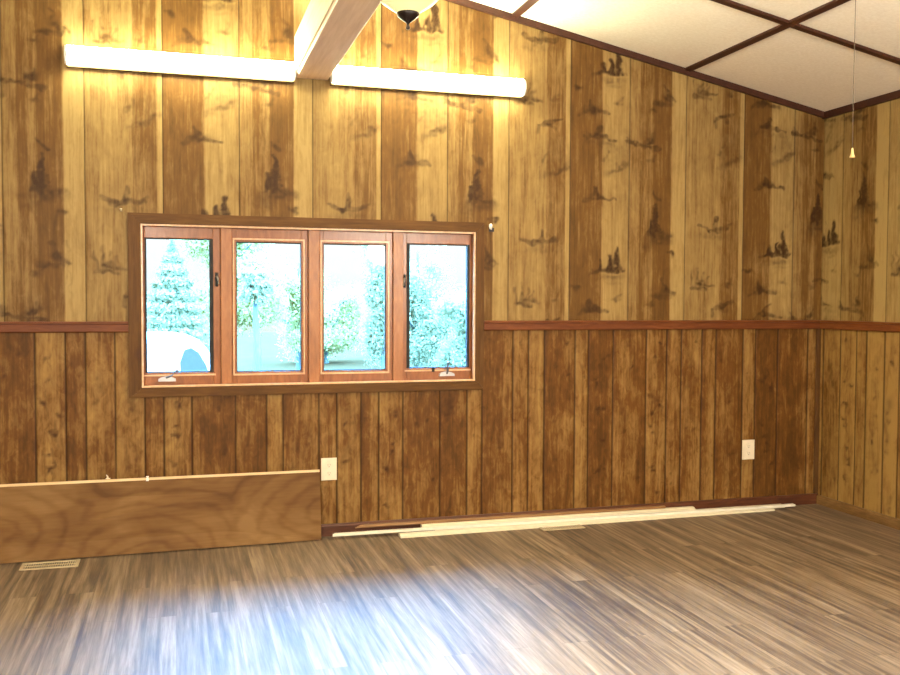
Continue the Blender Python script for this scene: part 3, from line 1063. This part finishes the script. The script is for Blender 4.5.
strip('moulding_strip', 'cream moulding strip on top of the pile, ending short at a square cut', (-2.835, -.018, .0188), (-.985, -.019, .0188), mould(.050, .022), 'cream_strip')
strip('wooden_stick', 'tan wooden stick lying along the baseboard behind the cream strips', (-3.235, -.018, .0412), (-1.19, -.018, .0412), [(0, 0), (.016, 0), (.020, .006), (.018, .014), (0, .016)], 'stick', 2.2)

# ------------------------------------------------------------------ outside: ground, trees, parked van
def plain_leaf(name, a, b, through=.5):
    t = NT(name)
    f = t.noise(t.coord(), 1.6, 4)
    c = t.ramp(f, [(.3, a), (.7, b)])
    d = t.n('ShaderNodeBsdfDiffuse')
    t.l(c, d.inputs[0])
    if through > 0:
        tl = t.n('ShaderNodeBsdfTranslucent')
        t.l(c, tl.inputs[0])
        mx = t.n('ShaderNodeMixShader')
        mx.inputs[0].default_value = through
        t.l(d.outputs[0], mx.inputs[1])
        t.l(tl.outputs[0], mx.inputs[2])
        d = mx
    t.l(d.outputs[0], t.out.inputs[0])
    return t.m
M['leaf_a'] = plain_leaf('pale_green_leaves', (.38, .32, .125), (.50, .41, .17))
M['leaf_b'] = plain_leaf('bluish_leaves', (.31, .28, .16), (.42, .37, .215))
M['bark'] = wood('bark', (.08, .09, .09), (.11, .12, .11), (.15, .15, .14), (8, 8, 1), 1.0, .9, .1)
M['grass'] = plain_leaf('bright_lawn', (.056, .033, .015), (.072, .041, .019), 0)
M['van'] = plain('white_car_paint', (.88, .86, .86), .3, .5)
M['carglass'] = plain('tinted_car_glass', (.07, .06, .04), .6, .05)
M['tyre'] = plain('tyre_rubber', (.02, .02, .02), .8)
bm = bmesh.new()
n = 24
for i in range(n + 1):
    for j in range(n + 1):
        x = -40 + 80 * i / n
        y = .35 + 60 * j / n
        bm.verts.new((x, y, -.80 + .10 * math.sin(x * .4) * math.sin(y * .3) * min(1, y / 10)))
bm.verts.ensure_lookup_table()
for i in range(n):
    for j in range(n):
        k = i * (n + 1) + j
        bm.faces.new((bm.verts[k], bm.verts[k + n + 1], bm.verts[k + n + 2], bm.verts[k + 1]))
struct(obj('ground', bm, M['grass']))

def leaf_mesh(name, centre, rad, h0, h1, n, size, conic, mat, parent, seed):
    r = np.random.default_rng(seed)
    cx, cy = centre
    q = r.random(n)
    z = h0 + (h1 - h0) * q
    if conic:
        R = rad * (1 - q) ** .8 * (.72 + .28 * np.abs(np.sin(q * 34)))
        rr = R * np.sqrt(r.random(n))
    else:
        R = rad * np.sqrt(np.clip(1 - (2 * q - 1) ** 2, 0, 1))
        rr = R * r.random(n) ** .4
    a = r.random(n) * 2 * PI
    if not conic:      # gather leaves on clumps
        k = r.integers(0, 26, n)
        ca, cr, cz = r.random(26) * 2 * PI, rad * np.sqrt(r.random(26)) * .8, h0 + (h1 - h0) * (.12 + .76 * r.random(26))
        px = cx + cr[k] * np.cos(ca[k]) + r.normal(0, rad * .2, n)
        py = cy + cr[k] * np.sin(ca[k]) + r.normal(0, rad * .2, n)
        z = cz[k] + r.normal(0, (h1 - h0) * .07, n)
    else:
        px, py = cx + rr * np.cos(a), cy + rr * np.sin(a)
    c = np.stack([px, py, z], -1)
    d1 = r.normal(size=(n, 3))
    d1 /= np.linalg.norm(d1, axis=1)[:, None]
    d2 = np.cross(d1, r.normal(size=(n, 3)))
    d2 /= np.linalg.norm(d2, axis=1)[:, None]
    s = size * (.6 + .8 * r.random(n))[:, None]
    vs = np.stack([c - d1 * s, c + d2 * s * .5, c + d1 * s, c - d2 * s * .5], 1).reshape(-1, 3)
    off = np.array(parent.location)
    me = bpy.data.meshes.new(name)
    me.from_pydata((vs - off).tolist(), [], np.arange(4 * n).reshape(-1, 4).tolist())
    return link(name, me, parent, [mat])

def tree(name, x, y, h, rad, low, conic, mat, label, seed, trunk=.12, leaves=26000):
    g = -.85
    t = thing(name, label, 'tree', (x, y, g), 'trees outside the window')
    bm = bmesh.new()
    tube(bm, [(x, y, g), (x + .03, y, g + h * .35), (x - .02, y, g + h * .7), (x, y, g + h * .97)], [trunk * 1.25, trunk, trunk * .6, trunk * .12], 9)
    if not conic:
        r = random.Random(seed)
        for k in range(6):
            a = r.random() * 2 * PI
            z = g + low + (h - low) * (.05 + .1 * k)
            tube(bm, [(x, y, z), (x + rad * .4 * math.cos(a), y + rad * .4 * math.sin(a), z + rad * .35), (x + rad * .75 * math.cos(a), y + rad * .75 * math.sin(a), z + rad * .55)], [trunk * .5, trunk * .3, trunk * .1], 7)
    part('trunk', bm, M['bark'], t)
    leaf_mesh('foliage', (x, y), rad, g + low, g + h, leaves, .05 if not conic else .05, conic, mat, t, seed)
tree('conifer_tree', -4.35, 17, 3.6, 1.25, .5, True, M['leaf_b'], 'pale conifer beyond the parked van, seen through the leftmost pane', 1)
tree('leafy_tree', -2.95, 19, 4.6, 1.25, 1.6, False, M['leaf_a'], 'leafy tree filling the left side of the second pane', 2, .10)
tree('slender_tree', -2.60, 15.2, 2.9, .35, 2.2, False, M['leaf_b'], 'slender bare trunk in the middle of the second pane', 3, .09, 3500)
tree('leafy_tree', -.95, 21, 3.4, .9, .6, False, M['leaf_a'], 'small leafy tree at the right edge of the second pane', 4, .09, 15000)
tree('leafy_tree', .7, 27, 2.8, 1.45, .2, False, M['leaf_a'], 'low bushy tree across the bottom of the third pane', 5, .10, 22000)
tree('leafy_tree', .75, 17.5, 4.5, .55, .5, False, M['leaf_b'], 'tall narrow bluish tree at the right edge of the third pane', 6, .10, 18000)
tree('leafy_tree', 3.0, 23, 3.9, 1.2, .1, False, M['leaf_b'], 'broad bluish tree filling the left half of the rightmost pane', 7, .12, 30000)
tree('leafy_tree', 3.1, 18, 2.6, .85, .1, False, M['leaf_b'], 'low bluish tree at the lower right of the rightmost pane', 8, .12, 22000)
tree('conifer_tree', -6.1, 24, 3.2, 1.2, .4, True, M['leaf_a'], 'pale conifer at the left edge of the leftmost pane', 9, .12, 16000)

t = thing('parked_van', 'white rounded van parked outside, seen low through the leftmost pane', 'car', (-5.6, 5.9, -.78))
g = -.78
prof = [(-8.0, g + .30), (-8.05, g + .9), (-7.7, g + 1.1), (-7.2, g + 1.62), (-6.9, g + 1.72), (-6.2, g + 1.77), (-4.55, g + 1.775), (-4.28, g + 1.765), (-4.12, g + 1.735), (-3.98, g + 1.67), (-3.88, g + 1.55), (-3.80, g + 1.36), (-3.76, g + .9), (-3.80, g + .30)]
bm = bmesh.new()
prism(bm, prof, 5.0, 6.75, 'y')
es = [e for e in bm.edges if abs(e.verts[0].co.y - e.verts[1].co.y) < 1e-6]
bmesh.ops.bevel(bm, geom=es, offset=.07, segments=4, affect='EDGES')
part('body', bm, M['van'], t)
bm = bmesh.new()
wp = [(-4.19, g + 1.02), (-4.215, g + 1.50), (-4.17, g + 1.63), (-4.10, g + 1.655), (-4.02, g + 1.60), (-3.945, g + 1.47), (-3.89, g + 1.30), (-3.87, g + 1.02)]
prism(bm, wp, 4.992, 5.02, 'y')
part('side_window', bm, M['carglass'], t)
bm = bmesh.new()
prism(bm, [(-7.55, g + 1.08), (-7.1, g + 1.55), (-6.0, g + 1.6), (-6.0, g + 1.08)], 4.992, 5.02, 'y')
part('side_window', bm, M['carglass'], t)
for x in (-7.2, -4.5):
    for y0, y1 in ((4.98, 5.2), (6.55, 6.77)):
        bm = bmesh.new()
        tube(bm, [(x, y0, g + .33), (x, y1, g + .33)], .33, 28)
        part('wheel', bm, M['tyre'], t)

# ------------------------------------------------------------------ sky, lamps and added fill lights
w = bpy.data.worlds.new('sky')
scn.world = w
w.use_nodes = True
nt = w.node_tree
nt.nodes.clear()
out = nt.nodes.new('ShaderNodeOutputWorld')
bg = nt.nodes.new('ShaderNodeBackground')
tc = nt.nodes.new('ShaderNodeTexCoord')
sp = nt.nodes.new('ShaderNodeSeparateXYZ')
rp = nt.nodes.new('ShaderNodeValToRGB')
nt.links.new(tc.outputs['Generated'], sp.inputs[0])
nt.links.new(sp.outputs['Z'], rp.inputs[0])
nt.links.new(rp.outputs[0], bg.inputs[0])
nt.links.new(bg.outputs[0], out.inputs[0])
e = rp.color_ramp.elements
for k in range(3):
    e.new(.5)
for i, (p, c) in enumerate([(0, (.15, .17, .17)), (.03, (.18, .19, .19)), (.13, (.20, .205, .205)), (.27, (2.3, 7.4, 15.0)), (1, (1.8, 5.8, 13.0))]):
    e[i].position = p
    e[i].color = (*c, 1)
bg.inputs['Strength'].default_value = 6.0

def area(name, loc, size, power, col, rot=(0, 0, 0)):
    l = bpy.data.lights.new(name, 'AREA')
    l.shape = 'RECTANGLE'
    l.size, l.size_y = size
    l.energy = power
    l.color = col
    o = bpy.data.objects.new(name, l)
    COL.objects.link(o)
    o.location = loc
    o.rotation_euler = rot
    return o
def point_light(loc, power, col, rad):
    l = bpy.data.lights.new('point_light', 'POINT')
    l.energy = power
    l.color = col
    l.shadow_soft_size = rad
    o = bpy.data.objects.new('point_light', l)
    COL.objects.link(o)
    o.location = loc
point_light((LX, LY, 2.76), 330, (1, .93, .66), .06)
dl = area('floor_fill', (-3.3, -3.3, 2.72), (1.6, 1.2), 135, (.84, .93, 1.0))  # added cool fill that brightens the floor, no fixture there
dl.data.spread = math.radians(85)
area('ceiling_fill', (-1.3, -3.1, 2.15), (.5, .5), 38, (1, .93, .78), (PI, 0, 0))  # unseen fill added to lighten the ceiling
point_light((-1.7, -6.2, 2.05), 640, (1, .95, .82), .2)  # added fill behind the camera, not a modelled lamp
point_light((-5.2, -6.2, 2.05), 640, (1, .95, .82), .2)  # second added fill behind the camera
po = area('window_portal', (-3.46, .16, 1.35), (1.94, .9), 1, (1, 1, 1), (PI / 2, 0, 0))
po.data.cycles.is_portal = True

# ------------------------------------------------------------------ camera (solved from the photograph's lines)
cam = bpy.data.cameras.new('camera')
co = bpy.data.objects.new('camera', cam)
COL.objects.link(co)
yaw, pit, rol = .283626805, -.038539472, .004014976
cy, sy = math.cos(yaw), math.sin(yaw)
fwd = Vector((sy * math.cos(pit), cy * math.cos(pit), math.sin(pit)))
r = Vector((cy, -sy, 0))
u = r.cross(fwd)
r2 = math.cos(rol) * r + math.sin(rol) * u
u2 = -math.sin(rol) * r + math.cos(rol) * u
mw = Matrix((r2, u2, -fwd)).transposed().to_4x4()
mw.translation = Vector((-4.23684235, -5.44941358, 1.3842154))
co.matrix_world = mw
cam.sensor_width = 36
cam.lens = 934.769 / 900 * 36
cam.clip_start = .05
scn.camera = co

scn.view_settings.view_transform = 'Standard'
scn.view_settings.look = 'None'
scn.view_settings.exposure = 0
